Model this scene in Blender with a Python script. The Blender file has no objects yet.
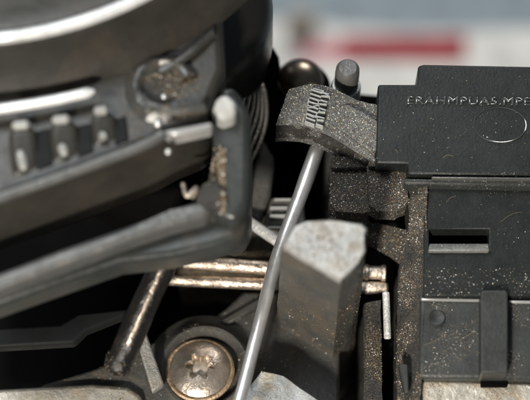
import bpy, bmesh, math, random
import numpy as np
from mathutils import Vector, Matrix, noise
random.seed(7); rng = np.random.default_rng(7)
R = math.radians
sc = bpy.context.scene
col = sc.collection
sc.unit_settings.scale_length = 0.01          # one unit is one centimetre: the whole view is about 5 cm wide

# ------------------------------------------------------------------ camera
ELEV, DIST, FIELD = R(65), 16.0, 5.3
AIM = Vector((0, 0, 0.7))
cam_d = bpy.data.cameras.new('camera'); cam = bpy.data.objects.new('camera', cam_d); col.objects.link(cam)
cam.location = AIM + DIST * Vector((0, -math.cos(ELEV), math.sin(ELEV)))
cam.rotation_euler = (math.pi/2 - ELEV, 0, 0)
cam_d.sensor_width = 36; cam_d.lens = 36 * DIST / FIELD
cam_d.clip_start = 0.1; cam_d.clip_end = 400
sc.camera = cam
CR = cam.rotation_euler.to_matrix(); CL = cam.location.copy()
def P(px, py, z):
    """the point of height z seen at the given spot of the 530 x 400 photograph"""
    d = CR @ Vector(((px-265)/530*FIELD/DIST, (200-py)/530*FIELD/DIST, -1))
    t = (z - CL.z) / d.z
    return CL + d*t
fwd = CR @ Vector((0, 0, -1))
cam_d.dof.use_dof = True
cam_d.dof.focus_distance = (P(345, 130, 1.45) - CL).dot(fwd)
cam_d.dof.aperture_fstop = cam_d.lens*1e-3 / 0.60   # see check below: diameter about half a centimetre
cam_d.dof.aperture_blades = 0

# ------------------------------------------------------------------ light
w = bpy.data.worlds.new('World'); sc.world = w; w.use_nodes = True
bg = w.node_tree.nodes['Background']; bg.inputs[0].default_value = (0.80, 0.90, 1.0, 1); bg.inputs[1].default_value = 0.10
def area(name, loc, target, size, power, colour, size_y=None):
    l = bpy.data.lights.new(name, 'AREA'); l.energy = power; l.color = colour; l.size = size
    if size_y: l.shape = 'RECTANGLE'; l.size_y = size_y
    o = bpy.data.objects.new(name, l); col.objects.link(o); o.location = loc
    o.rotation_euler = (Vector(target) - Vector(loc)).to_track_quat('-Z', 'Y').to_euler()
    return o
area('front_lamp', (-4.5, -16.5, 12.8), (0, 0, 0.5), 1.8, 5400, (1.0, 0.93, 0.83))
area('ceiling_lamp', (-9.5, 9.8, 26), (0, 0, 0), 11, 6200, (0.92, 0.97, 1.0))
area('background_fill', (6, 26, 14), (3, 16, -11), 8, 4300, (1.0, 0.98, 0.95))  # added light with no known source, brightens the sheet and table
sc.view_settings.view_transform = 'Standard'; sc.view_settings.look = 'None'
sc.view_settings.exposure = 0; sc.view_settings.gamma = 1; sc.view_settings.use_curve_mapping = False
sc.cycles.max_bounces = 6; sc.cycles.use_denoising = True
sc.render.film_transparent = False

# ------------------------------------------------------------------ materials
def mat(name, base, rough=0.5, metal=0.0, spec=0.5, bump=0.0, bscale=30, film=0.0, film_col=(0.3, 0.25, 0.18), fscale=60,
        grime=0.0, grime_col=(0.2, 0.13, 0.06), gscale=4, rvar=0.1, coat=0.0, streak=0.0):
    m = bpy.data.materials.new(name); m.use_nodes = True
    nt = m.node_tree; N = nt.nodes; L = nt.links
    b = N['Principled BSDF']
    b.inputs['Metallic'].default_value = metal
    b.inputs['Specular IOR Level'].default_value = spec
    b.inputs['Coat Weight'].default_value = coat; b.inputs['Coat Roughness'].default_value = 0.12
    tc = N.new('ShaderNodeTexCoord')
    def nz(scale, detail=4, rough_=0.6, stretch=None):
        n = N.new('ShaderNodeTexNoise'); n.inputs['Scale'].default_value = scale; n.inputs['Detail'].default_value = detail
        n.inputs['Roughness'].default_value = rough_
        if stretch:
            mp = N.new('ShaderNodeMapping'); mp.inputs['Scale'].default_value = stretch
            L.new(tc.outputs['Object'], mp.inputs[0]); L.new(mp.outputs[0], n.inputs['Vector'])
        else: L.new(tc.outputs['Object'], n.inputs['Vector'])
        return n.outputs['Fac']
    def ramp(src, a, c):
        r = N.new('ShaderNodeMapRange'); r.inputs['From Min'].default_value = a; r.inputs['From Max'].default_value = c
        L.new(src, r.inputs['Value']); return r.outputs[0]
    def math_(op, a, c):
        n = N.new('ShaderNodeMath'); n.operation = op
        for i, v in enumerate((a, c)):
            if isinstance(v, (int, float)): n.inputs[i].default_value = v
            else: L.new(v, n.inputs[i])
        return n.outputs[0]
    def mix(fac, a, c):
        n = N.new('ShaderNodeMix'); n.data_type = 'RGBA'; L.new(fac, n.inputs['Factor'])
        for s, v in ((n.inputs['A'], a), (n.inputs['B'], c)):
            if isinstance(v, tuple): s.default_value = (*v, 1)
            else: L.new(v, s)
        return n.outputs['Result']
    big = nz(2.2, 5)
    c = mix(ramp(big, 0.3, 0.7), tuple(x*0.75 for x in base), tuple(min(1, x*1.25) for x in base))
    rsock = ramp(nz(9, 4), 0.25, 0.75)
    rr = math_('ADD', math_('MULTIPLY', rsock, rvar*2), rough - rvar)
    if grime:
        g = math_('MULTIPLY', ramp(nz(gscale, 6, 0.7), 0.62 - 0.22*grime, 0.75), min(1, grime*1.3))
        c = mix(g, c, grime_col); rr = math_('ADD', rr, math_('MULTIPLY', g, 0.3))
    if film:
        f = math_('MULTIPLY', ramp(nz(fscale, 2, 0.5), 0.60 - 0.12*film, 0.72), ramp(nz(3.1, 4), 0.30, 0.62))
        c = mix(math_('MULTIPLY', f, min(1, film)), c, film_col); rr = math_('ADD', rr, math_('MULTIPLY', f, 0.25))
    L.new(c, b.inputs['Base Color']); L.new(rr, b.inputs['Roughness'])
    L.new(math_('MULTIPLY', metal, 1.0), b.inputs['Metallic'])
    if bump or streak:
        h = nz(bscale, 5, 0.65)
        if streak: h = math_('ADD', h, math_('MULTIPLY', nz(streak, 3, 0.5, (1, 8, 8)), 0.8))
        bp = N.new('ShaderNodeBump'); bp.inputs['Strength'].default_value = 1.0; bp.inputs['Distance'].default_value = bump
        L.new(h, bp.inputs['Height']); L.new(bp.outputs[0], b.inputs['Normal'])
    return m
M = dict(
  housing=mat('black_moulded_plastic', (0.013, 0.0155, 0.0148), 0.42, spec=0.32, bump=0.004, bscale=34, film=0.22, film_col=(0.10, 0.10, 0.09), fscale=110),
  housing_low=mat('grey_black_plastic', (0.032, 0.035, 0.034), 0.40, spec=0.4, bump=0.006, bscale=30, film=0.35, film_col=(0.12, 0.11, 0.09), fscale=110),
  dusty=mat('dusty_black_plastic', (0.032, 0.031, 0.029), 0.55, bump=0.030, bscale=30, film=0.8, film_col=(0.16, 0.14, 0.11), fscale=60, grime=0.5, grime_col=(0.08, 0.062, 0.042), gscale=5),
  tongue=mat('worn_grey_plastic', (0.085, 0.09, 0.088), 0.42, bump=0.022, bscale=16, film=1.0, film_col=(0.26, 0.25, 0.22), fscale=60, grime=0.4, grime_col=(0.11, 0.09, 0.07), gscale=5),
  drum=mat('smooth_grey_black_plastic', (0.034, 0.032, 0.027), 0.38, spec=0.35, bump=0.004, bscale=12, grime=0.5, grime_col=(0.055, 0.042, 0.03), gscale=2.5, rvar=0.06),
  drum_edge=mat('glossy_grey_moulding', (0.30, 0.30, 0.29), 0.24, rvar=0.05, coat=0.5),
  rib=mat('ribbed_grey_plastic', (0.05, 0.05, 0.046), 0.26, bump=0.01, bscale=9, grime=0.5, grime_col=(0.14, 0.09, 0.05), gscale=6),
  bracket=mat('dark_teal_grey_plastic', (0.030, 0.033, 0.031), 0.36, bump=0.003, bscale=12, grime=0.3, grime_col=(0.12, 0.08, 0.05), gscale=3),
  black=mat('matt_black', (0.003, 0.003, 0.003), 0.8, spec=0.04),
  barrel=mat('glossy_black_plastic', (0.018, 0.017, 0.015), 0.30, rvar=0.05),
  cast=mat('cast_grey_alloy', (0.28, 0.28, 0.265), 0.52, metal=0.35, bump=0.03, bscale=9, grime=0.7, grime_col=(0.30, 0.26, 0.20), gscale=3),
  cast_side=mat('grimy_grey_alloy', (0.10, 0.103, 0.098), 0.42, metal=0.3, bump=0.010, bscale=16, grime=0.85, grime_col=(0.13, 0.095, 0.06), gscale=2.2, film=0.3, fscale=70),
  top_cast=mat('pale_top_alloy', (0.44, 0.44, 0.425), 0.5, metal=0.2, bump=0.03, bscale=9, grime=0.75, grime_col=(0.22, 0.17, 0.12), gscale=7),
  steel=mat('bright_steel', (0.96, 0.95, 0.93), 0.37, metal=0.8, bump=0.005, bscale=8, grime=0.25, grime_col=(0.25, 0.18, 0.12), gscale=6, rvar=0.08),
  worn_steel=mat('pitted_steel', (0.74, 0.74, 0.72), 0.38, metal=0.35, bump=0.03, bscale=14, grime=0.3, grime_col=(0.3, 0.25, 0.2), gscale=9),
  copper=mat('greasy_copper_rod', (0.86, 0.70, 0.58), 0.32, metal=0.9, bump=0.03, bscale=9, grime=0.95, grime_col=(0.05, 0.03, 0.015), gscale=2.6),  # heavy grime also paints the dim shaded stretches of the rods
  screw=mat('tarnished_steel', (0.72, 0.62, 0.52), 0.31, metal=0.88, bump=0.012, bscale=10, grime=0.35, grime_col=(0.20, 0.12, 0.06), gscale=5),
  rust=mat('brassy_rusted_rim', (0.52, 0.38, 0.25), 0.42, metal=0.6, bump=0.03, bscale=12, grime=0.5, grime_col=(0.28, 0.14, 0.05), gscale=7),
  chassis=mat('grey_chassis_plastic', (0.058, 0.058, 0.054), 0.48, bump=0.015, bscale=16, film=0.6, film_col=(0.18, 0.15, 0.10), fscale=80, grime=0.3),
  dirt_ledge=mat('dirt_covered_ledge', (0.05, 0.042, 0.03), 0.6, bump=0.05, bscale=14, film=1.0, film_col=(0.24, 0.18, 0.11), fscale=50, grime=0.6, grime_col=(0.16, 0.11, 0.05)),
  pale=mat('pale_alloy', (0.40, 0.41, 0.40), 0.4, metal=0.3, bump=0.02, bscale=10, grime=0.5, grime_col=(0.42, 0.30, 0.16), gscale=5),
  gold=mat('gold_stained_alloy', (0.60, 0.56, 0.48), 0.36, metal=0.6, bump=0.015, bscale=12, grime=0.7, grime_col=(0.36, 0.24, 0.12), gscale=4),
  rib_edge=mat('painted_rib_highlight', (0.30, 0.30, 0.28), 0.3, rvar=0.06, coat=0.2),  # pale colour paints the highlights on the skirt ribs
  bead=mat('painted_edge_highlight', (0.80, 0.81, 0.80), 0.28, metal=0.2, rvar=0.06, coat=0.4),  # near-white colour paints the highlight bands on the drum's rounded edges
  arm=mat('worn_grey_arm', (0.12, 0.12, 0.115), 0.34, metal=0.2, bump=0.012, bscale=10, grime=0.35, grime_col=(0.18, 0.14, 0.10), gscale=4),
  deep=mat('shade_dark_plastic', (0.010, 0.011, 0.011), 0.6, spec=0.12),
  dome=mat('dark_bronzed_steel', (0.20, 0.17, 0.13), 0.28, metal=0.9, rvar=0.04),
  coil=mat('brown_enamel_wire', (0.46, 0.41, 0.35), 0.28, metal=0.7, bump=0.01, bscale=14),
  letter=mat('letter_plastic', (0.05, 0.055, 0.052), 0.20, spec=1.0, rvar=0.04, coat=1.0),
  mark=mat('scuffed_mark_plastic', (0.42, 0.43, 0.42), 0.35, bump=0.01, bscale=20),
  tan_dust=mat('tan_dust', (0.24, 0.18, 0.115), 0.55), white_dust=mat('white_dust', (0.62, 0.60, 0.55), 0.35), brown_dust=mat('brown_dust', (0.10, 0.075, 0.05), 0.7),
  dark_dust=mat('grey_dust', (0.08, 0.08, 0.075), 0.6),
  table=mat('grey_blue_table', (0.24, 0.29, 0.32), 0.6, bump=0.01, bscale=3),
  paper=mat('off_white_paper', (0.78, 0.75, 0.69), 0.8),
  red=mat('red_print', (0.33, 0.006, 0.018), 0.7), pink=mat('pink_print', (0.62, 0.20, 0.24), 0.7),
  orange=mat('orange_plastic', (0.42, 0.36, 0.29), 0.6),
)

# ------------------------------------------------------------------ builders
def tag(o, label=None, cat=None, group=None, kind=None):
    if label: o['label'] = label
    if cat: o['category'] = cat
    if group: o['group'] = group
    if kind: o['kind'] = kind
    return o
def empty(name, loc, label, cat, group=None):
    o = bpy.data.objects.new(name, None); o.empty_display_size = 0.1; o.location = loc; col.objects.link(o)
    return tag(o, label, cat, group)
def link(name, me, m, parent=None, bevel=0, seg=2, smooth=True, angle=35):
    """link a mesh given in world coordinates as ONE object, its origin moved to its own middle"""
    if m is not None:
        for x in (m if isinstance(m, (list, tuple)) else [m]): me.materials.append(x)
    vs = [v.co for v in me.vertices]
    lo = Vector([min(v[i] for v in vs) for i in range(3)]); hi = Vector([max(v[i] for v in vs) for i in range(3)])
    mid = Vector(((lo.x+hi.x)/2, (lo.y+hi.y)/2, lo.z))
    me.transform(Matrix.Translation(-mid)); me.update()
    o = bpy.data.objects.new(name, me); col.objects.link(o)
    if parent: o.parent = parent; o.location = mid - parent.location
    else: o.location = mid
    if smooth:
        for p in me.polygons: p.use_smooth = True
    if bevel:
        b = o.modifiers.new('bevel', 'BEVEL'); b.width = bevel; b.segments = seg; b.limit_method = 'ANGLE'; b.angle_limit = R(30); b.harden_normals = False
    if smooth:
        me.set_sharp_from_angle(angle=R(angle))
    return o
def from_bm(name, bm, m, parent=None, **k):
    bmesh.ops.recalc_face_normals(bm, faces=bm.faces)
    me = bpy.data.meshes.new(name); bm.to_mesh(me); bm.free()
    return link(name, me, m, parent, **k)
def slab_bm(pts, depth, bm=None, flare=0.0, bottom=None):
    """pts: (px, py, z) round the top outline; sides fall vertically by depth (or to height bottom)"""
    bm = bm or bmesh.new()
    top = [P(*p) for p in pts]
    cen = sum(top, Vector())/len(top)
    t = [bm.verts.new(p) for p in top]; b = []
    for p in top:
        q = p.copy(); q.z = (bottom if bottom is not None else p.z - depth)
        d = (p - cen); d.z = 0; q += d*flare
        b.append(bm.verts.new(q))
    bm.faces.new(t); bm.faces.new(list(reversed(b)))
    n = len(t)
    for i in range(n): bm.faces.new((t[i], b[i], b[(i+1) % n], t[(i+1) % n]))
    return bm
def slab(name, pts, depth, m, parent=None, bevel=0.03, seg=2, **k):
    return from_bm(name, slab_bm(pts, depth, **k), m, parent, bevel=bevel, seg=seg)
def tube_bm(path, rad, n=16, bm=None, caps=True):
    bm = bm or bmesh.new(); rings = []
    N = len(path)
    rad = rad if isinstance(rad, (list, tuple)) else [rad]*N
    up = None
    for i, p in enumerate(path):
        d = (path[min(i+1, N-1)] - path[max(i-1, 0)]).normalized()
        if up is None: up = d.orthogonal().normalized()
        a = (up - d*up.dot(d)).normalized(); up = a; c = d.cross(a)
        rings.append([bm.verts.new(p + rad[i]*(a*math.cos(2*math.pi*k/n) + c*math.sin(2*math.pi*k/n))) for k in range(n)])
    for i in range(N-1):
        for k in range(n): bm.faces.new((rings[i][k], rings[i][(k+1) % n], rings[i+1][(k+1) % n], rings[i+1][k]))
    if caps: bm.faces.new(list(reversed(rings[0]))); bm.faces.new(rings[-1])
    return bm
def interp(path, k=8):
    out = []
    n = len(path)
    for i in range(n-1):
        p0, p1, p2, p3 = path[max(i-1, 0)], path[i], path[i+1], path[min(i+2, n-1)]
        for j in range(k):
            t = j/k
            out.append(0.5*((2*p1) + (p2-p0)*t + (2*p0-5*p1+4*p2-p3)*t*t + (3*p1-p0-3*p2+p3)*t**3))
    out.append(path[-1]); return out
def rod(name, pts, rad, m, parent=None, n=16, rough=0.0, taper=0.0, **k):
    path = [P(*p) for p in pts]
    if len(path) > 2: path = interp(path, 6)
    else: path = [path[0].lerp(path[1], t/14) for t in range(15)]
    rr = [rad*(1 - taper*i_/len(path))*(1 + rough*noise.noise(p*6)) for i_, p in enumerate(path)]
    # rounded ends
    d0 = (path[0]-path[1]).normalized(); d1 = (path[-1]-path[-2]).normalized()
    path = [path[0]+d0*rad*0.28] + path + [path[-1]+d1*rad*0.28]; rr = [rad*0.72] + rr + [rad*0.72]
    return from_bm(name, tube_bm(path, rr, n), m, parent, **k)
def lathe_bm(centre, prof, n=64, a0=0, a1=2*math.pi, bm=None, tilt=None):
    """prof: (radius, height) outwards; centre: world"""
    bm = bm or bmesh.new(); full = abs(a1-a0-2*math.pi) < 1e-6
    cols = n if full else n+1
    rings = []
    for r, h in prof:
        rings.append([bm.verts.new((r*math.cos(a0+(a1-a0)*k/n), r*math.sin(a0+(a1-a0)*k/n), h)) for k in range(cols)])
    for i in range(len(prof)-1):
        for k in range(n):
            k2 = (k+1) % cols
            bm.faces.new((rings[i][k], rings[i+1][k], rings[i+1][k2], rings[i][k2]))
    bmesh.ops.remove_doubles(bm, verts=bm.verts, dist=1e-5)
    mt = Matrix.Translation(centre) @ (tilt.to_4x4() if tilt else Matrix.Identity(4))
    bmesh.ops.transform(bm, matrix=mt, verts=bm.verts)
    return bm
def roughen(o, amt, scale, cuts=0.06, iters=1):
    """subdivide a mesh and push its points about so edges are chewed and faces are lumpy"""
    me = o.data; bm = bmesh.new(); bm.from_mesh(me)
    bmesh.ops.triangulate(bm, faces=bm.faces)
    for _ in range(8):
        long_e = [e for e in bm.edges if e.calc_length() > cuts]
        if not long_e or len(bm.faces) > 60000: break
        bmesh.ops.subdivide_edges(bm, edges=long_e, cuts=1)
        bmesh.ops.triangulate(bm, faces=[f for f in bm.faces if len(f.verts) > 3])
    bm.normal_update()
    off = o.location + (o.parent.location if o.parent else Vector())
    mv = []
    for v in bm.verts:
        q = (v.co + off)
        n_ = noise.fractal(q*scale, 0.8, 2.0, 4)
        mv.append(v.co + v.normal*n_*amt)
    for v, c in zip(bm.verts, mv): v.co = c
    bm.to_mesh(me); bm.free()
    for p in me.polygons: p.use_smooth = True
    me.set_sharp_from_angle(angle=R(50))

def dust(hosts, count, lo=0.005, hi=0.016, mix=(0.45, 0.25, 0.2, 0.1), clump=0.0, name='dust', parent=None, box=None, scale=3.0):
    """loose grains lying on the camera-side faces of the hosts, one mesh of kind stuff"""
    tris = []
    dg = bpy.context.evaluated_depsgraph_get(); dg.update()
    for o in hosts:
        ev = o.evaluated_get(dg); me = ev.to_mesh(); me.calc_loop_triangles(); mw = ev.matrix_world
        vs = [mw @ v.co for v in me.vertices]
        for t in me.loop_triangles:
            a, b, c = (vs[i] for i in t.vertices); nn = (b-a).cross(c-a); ar = nn.length/2
            if ar < 1e-9: continue
            nn.normalize()
            if nn.dot(-fwd) > 0.15 and nn.z > -0.1: tris.append((a, b, c, nn, ar*(0.35+max(0, nn.z))))
        ev.to_mesh_clear()
    W = np.array([t[4] for t in tris]); W /= W.sum()
    V, F, mi = [], [], []
    oct_ = [(1,0,0),(-1,0,0),(0,1,0),(0,-1,0),(0,0,1),(0,0,-1)]
    of = [(0,2,4),(2,1,4),(1,3,4),(3,0,4),(2,0,5),(1,2,5),(3,1,5),(0,3,5)]
    made = tries = 0
    while made < count and tries < count*12:
        for k in rng.choice(len(tris), size=2000, p=W):
            tries += 1
            if made >= count: break
            a, b, c, nn, _ = tris[k]; u, v = rng.random(2)
            if u+v > 1: u, v = 1-u, 1-v
            p = a + (b-a)*u + (c-a)*v
            if box:
                q = CR.transposed() @ (p-CL); px = 265 + q.x/-q.z*DIST/FIELD*530; py = 200 - q.y/-q.z*DIST/FIELD*530
                if not (box[0] < px < box[2] and box[1] < py < box[3]): continue
            if clump and noise.noise(p*scale) < clump*(rng.random()*1.2-0.55): continue
            s = 0.50*(lo + (hi-lo)*rng.random()**3)
            base = len(V)
            for x, y, z in oct_:
                j = 0.6 + 0.8*rng.random(3)
                V.append((p.x+x*s*j[0], p.y+y*s*j[1], p.z+nn.z*s*0.3+z*s*j[2]*0.8))
            F += [(base+i, base+j, base+l) for i, j, l in of]
            mi += [int(rng.choice(4, p=mix))]*8
            made += 1
    me = bpy.data.meshes.new(name); me.from_pydata(V, [], F)
    me.update()
    o = link(name, me, [M['tan_dust'], M['white_dust'], M['brown_dust'], M['dark_dust']], parent, smooth=False)
    o.data.polygons.foreach_set('material_index', mi)
    tag(o, kind='stuff')
    return o
def text_mesh(body, size, depth):
    c = bpy.data.curves.new('lettering', 'FONT'); c.body = body; c.size = size; c.extrude = depth; c.bevel_depth = 0.011; c.offset = -0.006; c.bevel_resolution = 2
    c.space_character = 1.08; c.resolution_u = 3
    o = bpy.data.objects.new('lettering', c); col.objects.link(o)
    dg = bpy.context.evaluated_depsgraph_get(); me = bpy.data.meshes.new_from_object(o.evaluated_get(dg))
    bpy.data.objects.remove(o); bpy.data.curves.remove(c); me.materials.clear()
    return me
def lay_text(me, p0, p1, pu, name, m, parent, wfit=True):
    """put the text with its base line from p0 to p1, its height towards pu"""
    xs = [v.co.x for v in me.vertices]; ys = [v.co.y for v in me.vertices]
    wd = max(xs)-min(xs); ht = max(ys)-min(ys)
    ex = (p1-p0); ey = (pu-p0); n_ = ex.cross(ey).normalized()
    x0, y0 = min(xs), min(ys)
    for v in me.vertices:
        v.co = p0 + ex*((v.co.x-x0)/wd) + ey*((v.co.y-y0)/ht) + n_*v.co.z
    me.update()
    return link(name, me, m, parent)

# ================================================================== THE SETTING
def plane(name, x0, x1, y0, y1, z, m, kind):
    bm = bmesh.new()
    bm.faces.new([bm.verts.new(p) for p in ((x0, y0, z), (x1, y0, z), (x1, y1, z), (x0, y1, z))])
    return tag(from_bm(name, bm, m, smooth=False), kind=kind)
plane('table', -120, 120, -80, 160, -11.1, M['table'], 'structure')
ZP = -11.0
t = empty('paper_sheet', P(400, 60, -11.05), 'off-white printed sheet lying far beyond the machine on the table', 'paper')
slab('sheet', [(120, 260, ZP), (120, 22, ZP), (300, 20, ZP), (345, 27, ZP), (420, 31, ZP), (760, 24, ZP), (760, 260, ZP)], 0.05, M['paper'], t, bevel=0)
slab('red_stripe', [(340, 60, ZP+.02), (342, 37, ZP+.02), (466, 35, ZP+.02), (466, 60, ZP+.02)], 0.015, M['red'], t, bevel=0)
slab('pink_stripe', [(292, 57, ZP+.02), (296, 46, ZP+.02), (341.5, 40, ZP+.02), (339.5, 58, ZP+.02)], 0.015, M['pink'], t, bevel=0)
o = slab('orange_block', [(284, 22, -10.3), (290, 8, -10.3), (314, 6, -10.3), (318, 20, -10.3)], 0.75, M['orange'], None, bevel=0.1)
tag(o, 'small orange blurred block lying beyond the printed sheet', 'block')

# ================================================================== CHASSIS
ch = empty('chassis', (0, 0, -1.9), 'dark grey moulded chassis that carries the screw, rods and levers', 'chassis')
yb = P(300, 108, -1.6).y
def box_bm(x0, x1, y0, y1, z0, z1, bm=None):
    bm = bm or bmesh.new()
    v = [bm.verts.new(p) for p in ((x0,y0,z0),(x1,y0,z0),(x1,y1,z0),(x0,y1,z0),(x0,y0,z1),(x1,y0,z1),(x1,y1,z1),(x0,y1,z1))]
    for f in ((3,2,1,0),(4,5,6,7),(0,1,5,4),(1,2,6,5),(2,3,7,6),(3,0,4,7)): bm.faces.new([v[i] for i in f])
    return bm
from_bm('sump_floor', box_bm(-4.6, 4.6, -4.6, yb, -1.9, -1.6), M['black'], ch, bevel=0.05)  # floor and back wall near-black, painting the shadow of the void
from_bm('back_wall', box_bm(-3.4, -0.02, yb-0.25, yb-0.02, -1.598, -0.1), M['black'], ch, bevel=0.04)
fl = slab('floor_plate', [(96, 368, 0.0), (150, 343, 0.0), (198, 328, 0.0), (226, 308, 0.0), (243, 292, 0.0), (320, 290, 0.0), (340, 330, 0.0), (340, 450, 0), (20, 450, 0), (40, 385, 0.0)], 0.6, M['chassis'], ch, bevel=0.04, seg=3)
slab('stiffening_rib', [(219, 321, 0.06), (262, 296, 0.06), (268, 300, 0.06), (225, 326, 0.06)], 0.055, M['chassis'], ch, bevel=0.02)
roughed = slab('dirty_ledge', [(176, 250, 0.10), (222, 216, 0.18), (246, 206, 0.2), (300, 236, 0.2), (300, 268, 0.10), (178, 263, 0.05)], 1.1, M['dirt_ledge'], ch, bevel=0.05)
roughen(roughed, 0.03, 5, 0.09)
pk = slab('raised_panel', [(262, 226, 0.34), (271, 197, 0.42), (304, 197, 0.42), (306, 250, 0.34), (296, 246, 0.34)], 1.0, M['chassis'], ch, bevel=0.03)
for i, (x0, x1, y) in enumerate(((274, 291, 200), (270, 287, 208), (270, 287, 216), (268, 283, 228))):
    slab('raised_line', [(x0, y, 0.436), (x0+.4, y-1.5, 0.436), (x1+.4, y-1.5, 0.436), (x1, y, 0.436)], 0.05, M['mark'], ch, bevel=0)
slab('side_web', [(247, 214, 0.36), (262, 130, 0.55), (279, 126, 0.55), (270, 196, 0.4), (259, 226, 0.33)], 1.6, M['chassis'], ch, bevel=0.04)
slab('rear_panel', [(325, 150, 0.25), (372, 150, 0.25), (372, 232, 0.0), (325, 226, 0.0)], 1.2, M['chassis'], ch, bevel=0.03)
slab('rear_black_wall', [(279, 104, 0.35), (279, 95, 0.35), (345, 92, 0.35), (390, 96, 0.35), (390, 110, 0.35)], 1.9, M['black'], ch, bevel=0.02)
st = slab('stained_strip', [(-40, 391, 0.08), (40, 386, 0.08), (92, 383, 0.1), (128, 386, 0.1), (142, 395, 0.1), (150, 440, 0.1), (-40, 440, 0.1)], 0.7, M['gold'], ch, bevel=0.05, seg=3)
pb = slab('pale_ledge', [(236, 400, 0.35), (262, 372, 0.4), (284, 376, 0.4), (330, 408, 0.4), (330, 440, 0.4), (230, 440, 0.4)], 0.8, M['pale'], ch, bevel=0.04)
roughen(pb, 0.02, 4, 0.08)
dust([fl, st], 1500, 0.004, 0.016, (0.55, 0.2, 0.2, 0.05), clump=0.6, parent=ch, box=(60, 290, 310, 410))
dust([roughed], 1600, 0.006, 0.018, (0.6, 0.12, 0.2, 0.08), clump=0.3, parent=ch)
dust([pk], 160, 0.004, 0.012, parent=ch)
dust([pb], 500, 0.006, 0.02, (0.5, 0.1, 0.35, 0.05), clump=0.4, parent=ch)

# ------------------------------------------------------------------ screw in its boss
sp = P(200, 371, 0.10)
tilt = Matrix.Rotation(R(-6), 3, 'X')
s = empty('screw', sp, 'round tarnished screw with a star-shaped socket, sunk in the chassis', 'screw')
# boss ring belongs to the chassis
bc = P(205, 372, 0.0)
boss = from_bm('screw_boss', lathe_bm(bc, [(0.36, 0.004), (0.37, 0.10), (0.40, 0.15), (0.43, 0.155), (0.47, 0.12), (0.52, 0.05), (0.60, 0.004)], 72), M['chassis'], ch)
dust([boss], 420, 0.006, 0.02, (0.6, 0.1, 0.25, 0.05), clump=0.3, parent=ch)
from_bm('washer_rim', lathe_bm(sp, [(0.0, -0.06), (0.20, -0.05), (0.335, -0.02), (0.345, 0.0), (0.342, 0.022), (0.325, 0.034), (0.30, 0.030), (0.285, 0.015), (0.1, 0.0)], 72, tilt=tilt), M['rust'], s)
bm = bmesh.new(); NR, NS = 30, 96; rings = []
RH = 0.300
for i in range(NR+1):
    r = RH*i/NR; ring = []
    for k in range(NS):
        th = 2*math.pi*k/NS
        dome = 0.17*math.sqrt(max(0, 1-(r/(RH*1.12))**2)) - 0.062
        star = 0.112 + 0.026*math.cos(6*th + 0.5)
        f = min(1, max(0, (star - r)/0.018 + 0.5)); f = f*f*(3-2*f)
        z = dome*(1-f) + (0.02)*f + (0.02*f if r < 0.03 else 0)
        ring.append(bm.verts.new((r*math.cos(th), r*math.sin(th), z))) if i else None
    rings.append(ring if i else [bm.verts.new((0, 0, 0.01))]*NS)
for i in range(NR):
    for k in range(NS):
        k2 = (k+1) % NS
        if i == 0: bm.faces.new((rings[0][0], rings[1][k], rings[1][k2]))
        else: bm.faces.new((rings[i][k], rings[i+1][k], rings[i+1][k2], rings[i][k2]))
bmesh.ops.transform(bm, matrix=Matrix.Translation(sp + Vector((0, 0, 0.03))) @ tilt.to_4x4(), verts=bm.verts)
hd = from_bm('head', bm, M['screw'], s)
dust([hd], 90, 0.004, 0.012, (0.3, 0.0, 0.6, 0.1), parent=s)

# ------------------------------------------------------------------ rods
r1 = rod('bent_rod', [(317, 149, 1.02), (301, 194, 0.97), (283, 241, 0.92), (273, 272, 0.89), (260, 322, 0.85), (243, 388, 0.8), (229, 436, 0.78)], 0.076, M['steel'], n=20, rough=0.06, taper=0.25)
tag(r1, 'long bright steel rod slanting from under the marked tongue to the pale ledge', 'rod')
dust([r1], 60, 0.004, 0.012, (0.3, 0.1, 0.5, 0.1), parent=r1, box=(280, 140, 330, 240))
r2 = rod('cross_rod', [(236, 213, 0.42), (262, 231, 0.5), (292, 251, 0.6)], 0.055, M['worn_steel'], n=16)
tag(r2, 'short dull grey rod crossing under the long bright rod', 'rod')
r3 = rod('copper_rod', [(184, 262, 0.42), (250, 267, 0.42), (320, 271, 0.42), (383, 273, 0.42)], 0.072, M['copper'], n=20, rough=0.10)
tag(r3, 'upper copper-coloured greasy rod passing behind the grey post', 'rod', 'pair of parallel copper rods')
r4 = rod('copper_rod', [(150, 279, 0.36), (250, 283.5, 0.36), (320, 286.5, 0.36), (386, 288, 0.36)], 0.062, M['copper'], n=20, rough=0.10)
tag(r4, 'lower and thinner copper-coloured rod, close under its twin', 'rod', 'pair of parallel copper rods')
for (x, y, rr, o) in ((364, 272.3, 0.082, r3), (381, 273, 0.086, r3)):
    a = P(x, y, 0.42); b = P(x+5, y+.2, 0.42)
    from_bm('collar', tube_bm([a, b], rr, 20), M['copper'], o, bevel=0.012)
dust([r3, r4], 320, 0.005, 0.014, (0.3, 0.05, 0.55, 0.1), clump=0.3, parent=r3)
o = rod('pin', [(386, 293, 0.75), (387.5, 338, 0.66)], 0.036, M['worn_steel'], n=14)
tag(o, 'thin pale upright pin just below the ends of the copper rods', 'pin')
M['lever'] = mat('greasy_lever_plastic', (0.012, 0.011, 0.010), 0.3, bump=0.02, bscale=10, grime=0.35, grime_col=(0.07, 0.045, 0.025), gscale=4)
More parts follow.
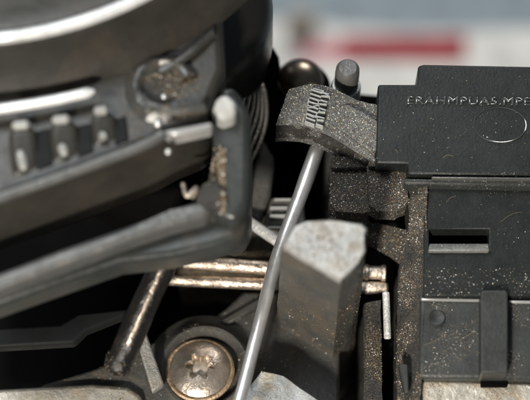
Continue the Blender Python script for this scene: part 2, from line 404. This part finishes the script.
# dark lever rod with a rounded tip
dr = empty('dark_lever', P(118, 365, 0.9), 'dark tapering lever with a brown lit edge and a blunt rounded tip', 'lever')
from_bm('shaft', tube_bm(interp([P(184, 225, 1.5), P(166, 260, 1.4), P(143, 308, 1.2), (P(120, 362, 0.95))], 6), [0.115]*6+[0.125]*7+[0.13]*6, 20), M['lever'], dr, bevel=0.03)
rod('lit_edge', [(176, 237, 1.56), (160, 272, 1.48), (140, 318, 1.28), (124, 353, 1.08)], 0.026, M['copper'], dr, n=10, rough=0.3)  # copper-brown tube paints the lit edge of the lever
tip = bmesh.new(); bmesh.ops.create_icosphere(tip, subdivisions=3, radius=0.14)
bmesh.ops.scale(tip, vec=(1, 1.05, 0.9), verts=tip.verts)
bmesh.ops.transform(tip, matrix=Matrix.Translation(P(119, 362, 0.95)), verts=tip.verts)
rt = from_bm('rounded_tip', tip, M['lever'], dr)
dust([rt], 160, 0.008, 0.02, (0.5, 0.0, 0.4, 0.1), parent=dr)
# flat grey strip
o = slab('flat_strip', [(135, 336, 0.42), (146, 331, 0.42), (164, 384, 0.30), (152, 392, 0.30)], 0.10, M['cast'], None, bevel=0.02)
tag(o, 'short pale grey flat strip between the dark lever tip and the screw', 'strip')

# ------------------------------------------------------------------ wedge-shaped post
M['star'] = mat('clean_socket_steel', (0.75, 0.68, 0.60), 0.35, metal=0.6, bump=0.02, bscale=16, grime=0.3)
bm = lathe_bm(sp, [(0, 0.075), (0.04, 0.07), (0.082, 0.052), (0.088, 0.03)], 36, tilt=tilt)
from_bm('socket_floor', bm, M['star'], s)
wp = empty('wedge_post', P(330, 255, -1.6), 'tall grimy grey alloy post with a pale wedge-shaped top', 'post')
top = [(281, 246), (294, 225), (306, 221), (330, 219.5), (362, 224), (367, 228), (366, 251), (360, 262), (341, 281)]
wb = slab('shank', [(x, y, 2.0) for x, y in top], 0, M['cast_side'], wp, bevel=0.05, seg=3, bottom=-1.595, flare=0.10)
roughen(wb, 0.010, 2.6, 0.10)
tp = slab('top_face', [(x + (322-x)*0.045, y + (249-y)*0.045, 2.055) for x, y in top], 0.09, M['top_cast'], wp, bevel=0.025, seg=2)  # far paler than the shank: light from above painted into the colour
roughen(tp, 0.010, 5, 0.05)
dust([wb], 1300, 0.006, 0.020, (0.35, 0.05, 0.45, 0.15), clump=0.9, parent=wp, scale=2.4)
dust([tp], 260, 0.006, 0.020, (0.4, 0.0, 0.5, 0.1), clump=0.5, parent=wp)

# ------------------------------------------------------------------ marked tongue
tg = empty('marked_tongue', P(330, 125, 0.9), 'curved dusty grey plastic tongue with scuffed raised marks along its top', 'tongue')
B = [(289, 89, 1.50), (300, 86, 1.56), (314, 84, 1.60), (330, 87, 1.60), (345, 94, 1.56), (360, 101, 1.52), (379, 106, 1.5)]
F = [(276, 125, 1.46), (289, 124, 1.50), (303, 125.5, 1.52), (320, 131, 1.52), (338, 140, 1.48), (354, 150, 1.44), (374, 163, 1.40)]
def strip_bm(B, F, th, rows=6, arch=0.0):
    bm = bmesh.new(); Bp = interp([P(*p) for p in B], 4); Fp = interp([P(*p) for p in F], 4); g = []
    for b, f in zip(Bp, Fp):
        g.append([b.lerp(f, j/rows) + Vector((0, 0, arch*math.sin(math.pi*j/rows))) for j in range(rows+1)])
    T = [[bm.verts.new(p) for p in r] for r in g]
    U = [[bm.verts.new(p - Vector((0, 0, th))) for p in r] for r in g]
    n = len(T)
    for i in range(n-1):
        for j in range(rows):
            bm.faces.new((T[i][j], T[i][j+1], T[i+1][j+1], T[i+1][j])); bm.faces.new((U[i][j], U[i+1][j], U[i+1][j+1], U[i][j+1]))
        bm.faces.new((T[i][0], T[i+1][0], U[i+1][0], U[i][0])); bm.faces.new((T[i][rows], U[i][rows], U[i+1][rows], T[i+1][rows]))
    for j in range(rows):
        bm.faces.new((T[0][j], U[0][j], U[0][j+1], T[0][j+1])); bm.faces.new((T[-1][j], T[-1][j+1], U[-1][j+1], U[-1][j]))
    return bm
tb = from_bm('tongue_plate', strip_bm(B, F, 0.36, arch=0.03), M['tongue'], tg)
roughen(tb, 0.008, 9, 0.05)
rg = slab('raised_ridge', [(338, 108, 1.585), (346, 104, 1.585), (379, 122, 1.545), (379, 148, 1.475), (372, 152, 1.475), (356, 140, 1.505), (332, 124, 1.565)], 0.16, M['tongue'], tg, bevel=0.03)
roughen(rg, 0.008, 8, 0.05)
from_bm('lip_edge', tube_bm(interp([P(x, y, z-0.006) for x, y, z in F], 4), 0.008, 8), M['arm'], tg)
from_bm('front_crust', strip_bm([(x, y+1.2, z-.02) for x, y, z in F], [(x, y+2.2, z-.05) for x, y, z in F], 0.25, rows=2), M['dusty'], tg)
# raised marks: two columns of slanting strokes
zt = 1.645
def mark_quad(x0, y0, x1, y1, wd):
    a, b = P(x0, y0, zt), P(x1, y1, zt)
    d = (b-a).normalized(); n_ = d.cross(Vector((0, 0, 1)))*wd
    bm = bmesh.new()
    tv = [bm.verts.new(p) for p in (a-n_, b-n_, b+n_, a+n_)]
    bv = [bm.verts.new(p + q*0.6 - Vector((0, 0, 0.07))) for p, q in ((a, -n_*2), (b, -n_*2), (b, n_*2), (a, n_*2))]
    bm.faces.new(tv); bm.faces.new(bv[::-1])
    for i in range(4): bm.faces.new((tv[i], bv[i], bv[(i+1) % 4], tv[(i+1) % 4]))
    return bm
strokes = []
for i in range(9):
    y = 90 + i*4.0; x = 311 - i*0.75
    strokes.append((x, y-1, x+11-i*0.2, y+2.5))
    strokes.append((x+11 if i % 3 else x+9, y+1.5, x+18, y+4.0 - (2 if i % 2 else 0)))
strokes += [(313, 88, 324, 91), (322, 91, 330, 97), (309, 98, 308, 103), (307, 108, 318, 105), (306, 113, 314, 117), (304, 117, 303, 122), (318, 100, 319, 106), (320, 110, 316, 115)]
for s_ in strokes: from_bm('raised_stroke', mark_quad(*s_, 0.0032), M['mark'], tg, smooth=False)
dust([tb, rg], 9000, 0.004, 0.016, (0.20, 0.24, 0.22, 0.34), clump=0.0, parent=tg)

# ------------------------------------------------------------------ dusty catch below the tongue
ct = empty('dusty_catch', P(370, 200, 0), 'dust-caked black catch with a rounded lobe, below the marked tongue', 'catch')
blocks = []
blocks.append(slab('catch_block', [(330, 168, 1.13), (370, 168, 1.17), (370, 210, 1.12), (364, 213, 1.10), (336, 211, 1.08), (330, 203, 1.08)], 0.42, M['dusty'], ct, bevel=0.04))
blocks.append(slab('catch_ledge', [(330, 161, 1.22), (334, 156, 1.24), (368, 157, 1.26), (370, 167, 1.24), (331, 167.5, 1.20)], 0.4, M['dusty'], ct, bevel=0.03))
blocks.append(slab('rounded_lobe', [(367, 167, 1.34), (402, 166, 1.36), (408, 170, 1.34), (408, 200, 1.30), (404, 208, 1.29), (395, 212, 1.28), (378, 211, 1.28), (369, 205, 1.29)], 0.20, M['dusty'], ct, bevel=0.06, seg=3))
blocks.append(slab('lower_web', [(362, 220, 0.85), (374, 222, 0.85), (412, 230, 0.9), (412, 262, 0.7), (390, 248, 0.7), (366, 236, 0.75)], 0.22, M['dusty'], ct, bevel=0.03))
blocks.append(slab('top_bar', [(369, 157, 1.42), (404, 160, 1.42), (408, 163, 1.42), (408, 168, 1.40), (369, 166, 1.40)], 0.5, M['dusty'], ct, bevel=0.02))
for b_ in blocks: roughen(b_, 0.014, 6, 0.06)
dust(blocks, 14000, 0.004, 0.018, (0.26, 0.08, 0.38, 0.28), clump=0.0, parent=ct)

# ------------------------------------------------------------------ black housing
hs = empty('housing', P(460, 240, -1.6), 'large black moulded plastic housing with raised lettering and a slot', 'housing')
up = slab('upper_tier', [(378, 84, 1.62), (418, 84, 1.62), (418, 65.5, 1.64), (424, 64, 1.64), (580, 67, 1.64), (580, 176, 1.52), (408, 174, 1.52), (408, 163, 1.54), (376, 163, 1.54)], 0, M['housing'], hs, bevel=0.022, bottom=-0.6)
lip = slab('ledge_lip', [(404, 178, 1.47), (580, 180.5, 1.47), (580, 187, 1.45), (430, 184.5, 1.45), (404, 184, 1.45)], 0, M['housing_low'], hs, bevel=0.02, bottom=0.5)
# mid tier with a real slot
zm = lambda y: 1.36 - 0.26*(y-185)/112
def holed(name, outer, hole, hole_depth, bottom, m):
    bm = bmesh.new()
    xs = [outer[0], hole[0], hole[2], outer[2]]; ys = [outer[1], hole[1], hole[3], outer[3]]
    T = [[bm.verts.new(P(x, y, zm(y))) for x in xs] for y in ys]
    for j in range(3):
        for i in range(3):
            if (i, j) == (1, 1): continue
            bm.faces.new((T[j][i], T[j+1][i], T[j+1][i+1], T[j][i+1]))
    loop = [T[1][1], T[2][1], T[2][2], T[1][2]]
    low = [bm.verts.new(v.co - Vector((0, 0, hole_depth))) for v in loop]
    for i in range(4): bm.faces.new((loop[i], loop[(i+1) % 4], low[(i+1) % 4], low[i]))
    bm.faces.new(low)
    out = [T[0][i] for i in range(4)] + [T[j][3] for j in (1, 2, 3)] + [T[3][i] for i in (2, 1, 0)] + [T[j][0] for j in (2, 1)]
    lw = [bm.verts.new(Vector((v.co.x, v.co.y, bottom))) for v in out]
    for i in range(len(out)): bm.faces.new((out[i], out[(i+1) % len(out)], lw[(i+1) % len(out)], lw[i]))
    bm.faces.new(lw)
    return from_bm(name, bm, m, hs, bevel=0.012)
mid = holed('mid_tier', (424, 185.5, 580, 296), (429, 229, 489, 251), 0.9, 0.0, M['housing'])
from_bm('slot_floor', slab_bm([(430, 232, zm(232)-0.5), (488, 232, zm(232)-0.5), (488, 249, zm(249)-0.5), (430, 249, zm(249)-0.5)], 0.3), M['black'], hs, smooth=False)
slab('ledge_highlight', [(432, 176.6, 1.535), (580, 178.2, 1.535), (580, 179.4, 1.532), (432, 177.8, 1.532)], 0.06, M['arm'], hs, bevel=0.01)  # paler strip paints the bright line of light along the ledge
sl = slab('slot_lip', [(429.5, 243.5, 1.20), (489, 243.5, 1.20), (489.5, 250.5, 1.262), (428.5, 250.5, 1.262)], 0.07, M['cast'], hs, bevel=0.012)
lowt = slab('lower_tier', [(420, 297, 1.02), (580, 300, 1.02), (580, 380, 0.84), (419, 378, 0.84)], 0, M['housing_low'], hs, bevel=0.035, seg=3, bottom=-0.4)
for xa, xb, ya in ((421, 480, 297.5), (509, 580, 300)):
    slab('edge_highlight', [(xa, ya-.5, 1.045), (xb, ya+.5, 1.045), (xb, ya+3.5, 1.042), (xa, ya+2.5, 1.042)], 0.05, M['drum_edge'], hs, bevel=0.015)  # pale strips paint the highlight along the tier's edge
slab('vertical_rib', [(482, 290, 1.20), (506, 290, 1.20), (508, 293, 1.20), (508, 373, 1.02), (481, 373, 1.02), (481, 293, 1.20)], 0.35, M['housing_low'], hs, bevel=0.03, seg=3)
fg = slab('pale_bottom_flange', [(419, 379, 0.74), (480, 381, 0.74), (580, 384, 0.74), (580, 450, 0.6), (416, 450, 0.6)], 0.8, M['gold'], hs, bevel=0.03)
slab('rib_foot', [(481, 377, 0.80), (508, 377, 0.80), (508, 386, 0.78), (481, 386, 0.78)], 0.3, M['black'], hs, bevel=0.01)
from_bm('moulding_dimple', lathe_bm(P(437, 318, 0.985), [(0, -0.004), (0.04, 0.006), (0.07, 0.018), (0.075, 0.012), (0.08, -0.02)], 28), M['housing_low'], hs)
bm = lathe_bm(P(500, 125, 1.575), [(0.243, -0.01), (0.246, 0.010), (0.252, 0.012), (0.258, -0.01)], 72)
cx = P(500, 125, 1.575)
for v in bm.verts: v.co.y = cx.y + (v.co.y-cx.y)*0.72; v.co.z += (v.co.y-cx.y)*0.10
from_bm('moulded_ring', bm, M['letter'], hs)
dk = [slab('dirty_side', [(408, 168, 1.38), (414, 172, 1.40), (427, 184, 1.42), (427, 236, 1.25), (424, 300, 1.02), (421, 398, 0.80), (420, 450, 0.7), (397, 450, 0.5), (397, 330, 0.62), (400, 262, 0.8), (409, 230, 1.1)], 0, M['dusty'], hs, bevel=0.03, bottom=-0.8)]
dk.append(slab('side_pillar', [(364, 304, 0.42), (381, 300, 0.5), (383, 450, 0.45), (364, 450, 0.3)], 1.8, M['dusty'], hs, bevel=0.04))
dk.append(slab('small_gusset', [(398, 363, 0.86), (408, 364, 0.86), (409, 392, 0.82), (405, 394, 0.8)], 0.1, M['housing_low'], hs, bevel=0.015))
for d_ in dk[:2]: roughen(d_, 0.018, 5, 0.07)
tl = (418, 91); 
lm = text_mesh('ERAHMPUA5.MPE', 0.15, 0.006)
lay_text(lm, P(407, 104.5, 1.598), P(531, 105.6, 1.598), P(407.4, 96.6, 1.606), 'raised_lettering', M['letter'], hs)
dust([up], 1000, 0.003, 0.014, (0.35, 0.2, 0.15, 0.3), clump=0.8, parent=hs)
dust([up, lip], 500, 0.004, 0.012, (0.3, 0.4, 0.1, 0.2), parent=hs, box=(404, 172, 530, 190))
dust([mid, lip], 900, 0.003, 0.010, (0.3, 0.35, 0.15, 0.2), clump=0.5, parent=hs)
dust([lowt, fg], 4200, 0.003, 0.012, (0.45, 0.15, 0.15, 0.25), clump=0.2, parent=hs, box=(418, 280, 530, 400))
dust([mid], 700, 0.003, 0.014, (0.4, 0.3, 0.15, 0.15), parent=hs, box=(424, 268, 530, 300))
dust(dk[:2], 9000, 0.004, 0.018, (0.34, 0.08, 0.36, 0.22), clump=0.3, parent=hs, box=(366, 160, 432, 404))
dust([sl], 160, 0.003, 0.010, (0.4, 0.3, 0.2, 0.1), parent=hs)

bm = bmesh.new()
lint = [((443, 158, 1.58), (447, 155, 1.585), (453, 156, 1.58)), ((446, 203, 1.345), (450, 198, 1.355), (456, 196, 1.355)), ((424, 345, .945), (432, 342, .95), (446, 335, .97)),
        ((395, 150, 1.59), (397, 151, 1.59), (398, 153, 1.585)), ((500, 222, 1.29), (512, 214, 1.31), (522, 212, 1.31)), ((460, 340, .95), (472, 333, .965), (478, 334, .965))]
for k in range(0):
    x, y = rng.uniform(385, 525), rng.uniform(90, 170)
    a = rng.uniform(0, 6.3); l = rng.uniform(1.5, 4); zz = 1.64 - (y-66)*0.00108
    lint.append(((x, y, zz), (x+l*math.cos(a), y+l*math.sin(a)*.8, zz+.008), (x+l*1.6*math.cos(a+.6), y+l*1.3*math.sin(a+.6), zz)))
for l3 in lint: tube_bm(interp([P(*q) for q in l3], 4), 0.0013, 5, bm)
tag(from_bm('lint', bm, M['tan_dust'], hs), kind='stuff')

# ------------------------------------------------------------------ bolt and stud behind the tongue
bc_ = P(300, 92, 0.5)
db = empty('dome_bolt', bc_, 'dark glossy round-headed bolt peeping over the marked tongue', 'bolt')
prof = [(0.225*math.cos(a), 0.14*math.sin(a)+0.28) for a in [R(90-x*7.5) for x in range(13)]] + [(0.24, 0.28), (0.24, 0.18), (0.10, 0.17), (0.10, -0.4)]
from_bm('bolt_head', lathe_bm(bc_, prof, 48), M['dome'], db)
from_bm('bolt_flange', lathe_bm(bc_, [(0.10, 0.12), (0.30, 0.12), (0.32, 0.09), (0.32, 0.02), (0.10, 0.0)], 48), M['black'], db)
sc_ = P(345, 98, 1.0)
ms = empty('metal_stud', sc_, 'upright grey flat-topped stud with a bright foot behind the marked tongue', 'stud')
from_bm('stud_shaft', lathe_bm(sc_, [(0.0, 0.62), (0.085, 0.62), (0.115, 0.58), (0.12, 0.50), (0.12, -0.4)], 40), M['arm'], ms)
from_bm('stud_collar', lathe_bm(sc_, [(0.12, 0.26), (0.135, 0.26), (0.15, 0.23), (0.15, 0.0), (0.12, -0.04)], 40), M['steel'], ms)
o = slab('black_bracket', [(262, 52, 0.9), (272, 44, 0.9), (279, 56, 0.9), (280, 64, 0.9), (279, 100, 0.7), (282, 140, 0.55), (262, 200, 0.3), (240, 200, 0.3)], 1.9, M['black'], None, bevel=0.03)
tag(o, 'matt black upright bracket between the coil and the round-headed bolt', 'bracket')

# ------------------------------------------------------------------ big drum housing nearer the camera, out of focus
dh = empty('drum_housing', P(60, 60, 0), 'big smooth grey-black round housing with ribbed skirt, out of focus', 'housing')
ZD = 3.0
c0 = P(-12, -222, ZD); 
def rad_at(px, py, z): 
    q = P(px, py, z); return math.hypot(q.x-c0.x, q.y-c0.y)
ra = rad_at(5, 36, ZD+.26); rb_ = rad_at(5, 106, ZD)
prof = [(ra-1.6, ZD+.16), (ra-.55, ZD+.20), (ra-.25, ZD+.24), (ra-.10, ZD+.27), (ra-.03, ZD+.26), (ra+.04, ZD+.20), (ra+.07, ZD+.10), (ra+.10, ZD-.05), (ra+.15, ZD-.16), (ra+.22, ZD-.26), (ra+.27, ZD-.34), (ra+.30, ZD-.42)]
C0 = Vector((c0.x, c0.y, 0))
from_bm('drum_body', lathe_bm(C0, prof, 140, R(-115), R(-10)), M['drum'], dh)
from_bm('rim_highlight', tube_bm([C0 + Vector(((ra+.0)*math.cos(a), (ra+.0)*math.sin(a), ZD+.235)) for a in [R(-112+100*k/60) for k in range(61)]], 0.055, 12), M['bead'], dh)  # pale tube paints the highlight on the rounded rim
from_bm('skirt_highlight', tube_bm(interp([P(-60, 117, 2.78), P(-10, 110.5, 2.78), P(50, 101, 2.78), P(95, 91, 2.78)], 8), [0.048]*23+[0.03, 0.015], 14), M['bead'], dh, bevel=0.01)  # pale tube paints the white highlight above the ribs
fz = 2.62
flg = slab('lower_flange', [(-60, 222, fz), (-20, 206, fz), (60, 178, fz), (120, 156, fz), (152, 143, fz), (172, 132, fz), (205, 118, fz), (225, 70, fz), (222, 5, fz), (215, -60, fz), (-60, -60, fz)], 1.05, M['drum'], dh, bevel=0.085, seg=4)
# pale worn bead that paints the highlight along the flange's front edge
from_bm('flange_highlight', tube_bm(interp([P(-60, 220, fz+.03), P(-20, 204.5, fz+.03), P(60, 176.5, fz+.03), P(120, 154.5, fz+.03), P(150, 142, fz+.03), P(163, 134, fz+.03)], 6), 0.050, 12), M['arm'], dh)
# ribs of the skirt
for (xa, ya, xb, yb2) in ((-30, 134, -8, 193), (11, 127, 33, 178), (52, 121, 74, 164), (93, 112, 112, 148)):
    slab('skirt_rib', [(xa-4, ya, fz+.12), (xb+3, ya-3, fz+.12), (xb+6, yb2-9, fz+.02), (xa, yb2+1, fz+.02)], 0.3, M['drum'], dh, bevel=0.07, seg=4)
    xm = (xa+xb)/2 - 1
    from_bm('rib_highlight', tube_bm(interp([P(xm-1, ya+23, fz+.075), P(xm+1, (ya+yb2)/2+6, fz+.06), P(xm+3, yb2-8, fz+.045)], 4), [0.02, 0.035, 0.04, 0.045, 0.045, 0.045, 0.04, 0.035, 0.02], 10), M['rib_edge'], dh)  # pale tube paints the upright highlight on each rib
for (xa, ya, xb, yb2) in ((34, 131, 50, 170), (75, 126, 91, 157), (112, 119, 126, 145)):
    slab('skirt_gap_shade', [(xa, ya, fz+.02), (xb, ya-3, fz+.02), (xb+3, yb2-6, fz+.02), (xa+3, yb2, fz+.02)], 0.1, M['deep'], dh, bevel=0.012)  # flat dark slabs paint the shade between the ribs
for (xa, ya, xb) in ((12, 126, 30), (52, 120.5, 70), (94, 111.5, 108)):
    pth = [P(xa + (xb-xa)*t_/6, ya - (1.8)*t_/6, fz+.12) for t_ in range(7)]
    from_bm('rib_top_highlight', tube_bm(pth, [0.02]+[0.045]*5+[0.02], 12), M['rib_edge'], dh)  # pale tube paints the highlight on the rib's top edge
# ring boss with dirt
rc = P(163, 88, fz)
rgb = from_bm('ring_boss', lathe_bm(rc, [(0.17, 0.0), (0.20, 0.05), (0.24, 0.08), (0.28, 0.07), (0.32, 0.03), (0.36, 0.0)], 48, R(20), R(285)), M['rib'], dh)
roughen(rgb, 0.03, 3, 0.08)
from_bm('diagonal_ridge', tube_bm(interp([P(160, 72, fz+.03), P(178, 62, fz+.05), P(196, 48, fz+.05), P(212, 34, fz+.03)], 5), 0.04, 10), M['rib'], dh)
from_bm('lower_ridge', tube_bm(interp([P(136, 92, fz+.02), P(150, 105, fz+.05), P(176, 112, fz+.05), P(205, 108, fz+.03)], 5), 0.045, 10), M['rib'], dh)
core = from_bm('boss_core', lathe_bm(rc, [(0.0, 0.03), (0.15, 0.02), (0.165, 0.0)], 40), M['dusty'], dh)
slab('small_step', [(160, 131, fz+.06), (172, 128, fz+.06), (212, 121, fz+.06), (213, 127, fz+.06), (176, 135, fz+.06)], 0.2, M['drum_edge'], dh, bevel=0.03)
for (x, y) in ((158, 124), (168, 152), (164, 97), (162, 12), (164, 24)):
    b_ = bmesh.new(); bmesh.ops.create_icosphere(b_, subdivisions=2, radius=0.028 if y != 124 else 0.04)
    bmesh.ops.transform(b_, matrix=Matrix.Translation(P(x, y, fz+.02)), verts=b_.verts)
    from_bm('bead', b_, M['steel'] if y > 90 else M['cast'], dh)
dust([flg, core, rgb], 2200, 0.010, 0.026, (0.5, 0.08, 0.35, 0.07), clump=0.3, parent=dh, box=(146, 72, 200, 118))
dust([flg], 800, 0.010, 0.026, (0.45, 0.05, 0.4, 0.1), clump=0.3, parent=dh, box=(85, 112, 165, 150))

# ------------------------------------------------------------------ swinging frame with lever arm and upright
sf = empty('swing_frame', P(220, 200, 0.6), 'dark curved swing frame with a long pale-edged arm and dusty upright', 'frame')
zf = 2.25
arm = slab('arm', [(-40, 286, zf), (5, 270, zf), (60, 249, zf), (120, 228, zf), (170, 210, zf), (198, 200, zf+.05), (212, 204, zf+.05), (208, 216, zf), (170, 226, zf), (120, 243, zf), (60, 266, zf), (5, 287, zf), (-40, 305, zf)], 0.32, M['arm'], sf, bevel=0.05, seg=3)
slab('arm_skirt', [(-40, 304, zf-.2), (60, 268, zf-.2), (140, 240, zf-.2), (204, 216, zf-.2), (244, 190, zf-.2), (251, 205, zf-.2), (249, 226, zf-.2), (238, 238, zf-.2), (215, 246, zf-.2), (172, 256, zf-.2), (120, 262, zf-.2), (60, 283, zf-.2), (-40, 318, zf-.2)], 0.35, M['bracket'], sf, bevel=0.09, seg=4)
upr = slab('upright', [(212, 118, zf+.1), (214, 100, zf+.25), (224, 82, zf+.3), (240, 90, zf+.3), (250, 112, zf+.2), (252, 150, zf+.1), (251, 205, zf), (236, 222, zf), (212, 212, zf), (206, 190, zf), (212, 160, zf)], 0.9, M['bracket'], sf, bevel=0.09, seg=4)
slab('pale_chamfer', [(211, 112, zf+.34), (216, 97, zf+.36), (226, 92, zf+.40), (237, 103, zf+.38), (236, 117, zf+.32), (224, 122, zf+.30)], 0.22, M['top_cast'], sf, bevel=0.07, seg=4)
kn = from_bm('pivot_knob', lathe_bm(P(212, 198, zf), [(0, 0.10), (0.08, 0.10), (0.12, 0.07), (0.14, 0.02), (0.15, -0.3)], 40), M['dusty'], sf)
rod('spring_hook', [(183, 184, zf), (187, 196, zf+.05), (196, 188, zf+.05), (192, 198, zf)], 0.02, M['copper'], sf, n=8)
dust([upr, kn, arm], 2200, 0.010, 0.030, (0.55, 0.1, 0.28, 0.07), clump=0.3, parent=sf, box=(200, 135, 226, 214))
# round barrel above the frame
bl = empty('barrel', P(175, 30, 0.6), 'glossy black round barrel above the wound coil', 'barrel')
cb = P(176, 8, 1.9); rB = rad_at  # centre
cB = Vector((cb.x, cb.y, 0)); Rb = (P(273, 8, 1.9)-cb).x
from_bm('barrel_shell', lathe_bm(cB, [(Rb-.5, 2.30), (Rb-.42, 2.34), (Rb-.30, 2.22), (Rb-.18, 2.14), (Rb-.05, 2.02), (Rb, 1.86), (Rb, 1.3), (Rb-.04, 1.0), (Rb-.12, 0.7)], 96), M['barrel'], bl)
from_bm('barrel_collar', lathe_bm(cB, [(Rb-.62, 2.75), (Rb-.50, 2.72), (Rb-.46, 2.62), (Rb-.46, 2.2), (Rb-.5, 2.0)], 96), M['bracket'], bl)
# coil windings
cw = empty('wound_coil', P(165, 85, 0), 'wound brown wire coil showing curved turns beside the black bracket', 'coil')
cc = P(160, 98, 1.0)
for i in range(7):
    z = 1.40 - i*0.11; rr = 0.82 + i*0.042
    pth = [Vector((cc.x + rr*math.cos(a), cc.y + rr*1.02*math.sin(a), z)) for a in [R(-52 + 112*k/48) for k in range(49)]]
    from_bm('wire_turn', tube_bm(pth, 0.024, 10), M['coil'], cw)
from_bm('coil_core', lathe_bm(Vector((cc.x, cc.y, 0)), [(0.5, 1.45), (0.78, 1.45), (0.80, 1.3), (0.98, 0.55), (1.06, 0.45), (1.08, 0.2), (1.08, -0.1)], 80), M['black'], cw)
# dim bar, its deep shade painted in by the near-black colour
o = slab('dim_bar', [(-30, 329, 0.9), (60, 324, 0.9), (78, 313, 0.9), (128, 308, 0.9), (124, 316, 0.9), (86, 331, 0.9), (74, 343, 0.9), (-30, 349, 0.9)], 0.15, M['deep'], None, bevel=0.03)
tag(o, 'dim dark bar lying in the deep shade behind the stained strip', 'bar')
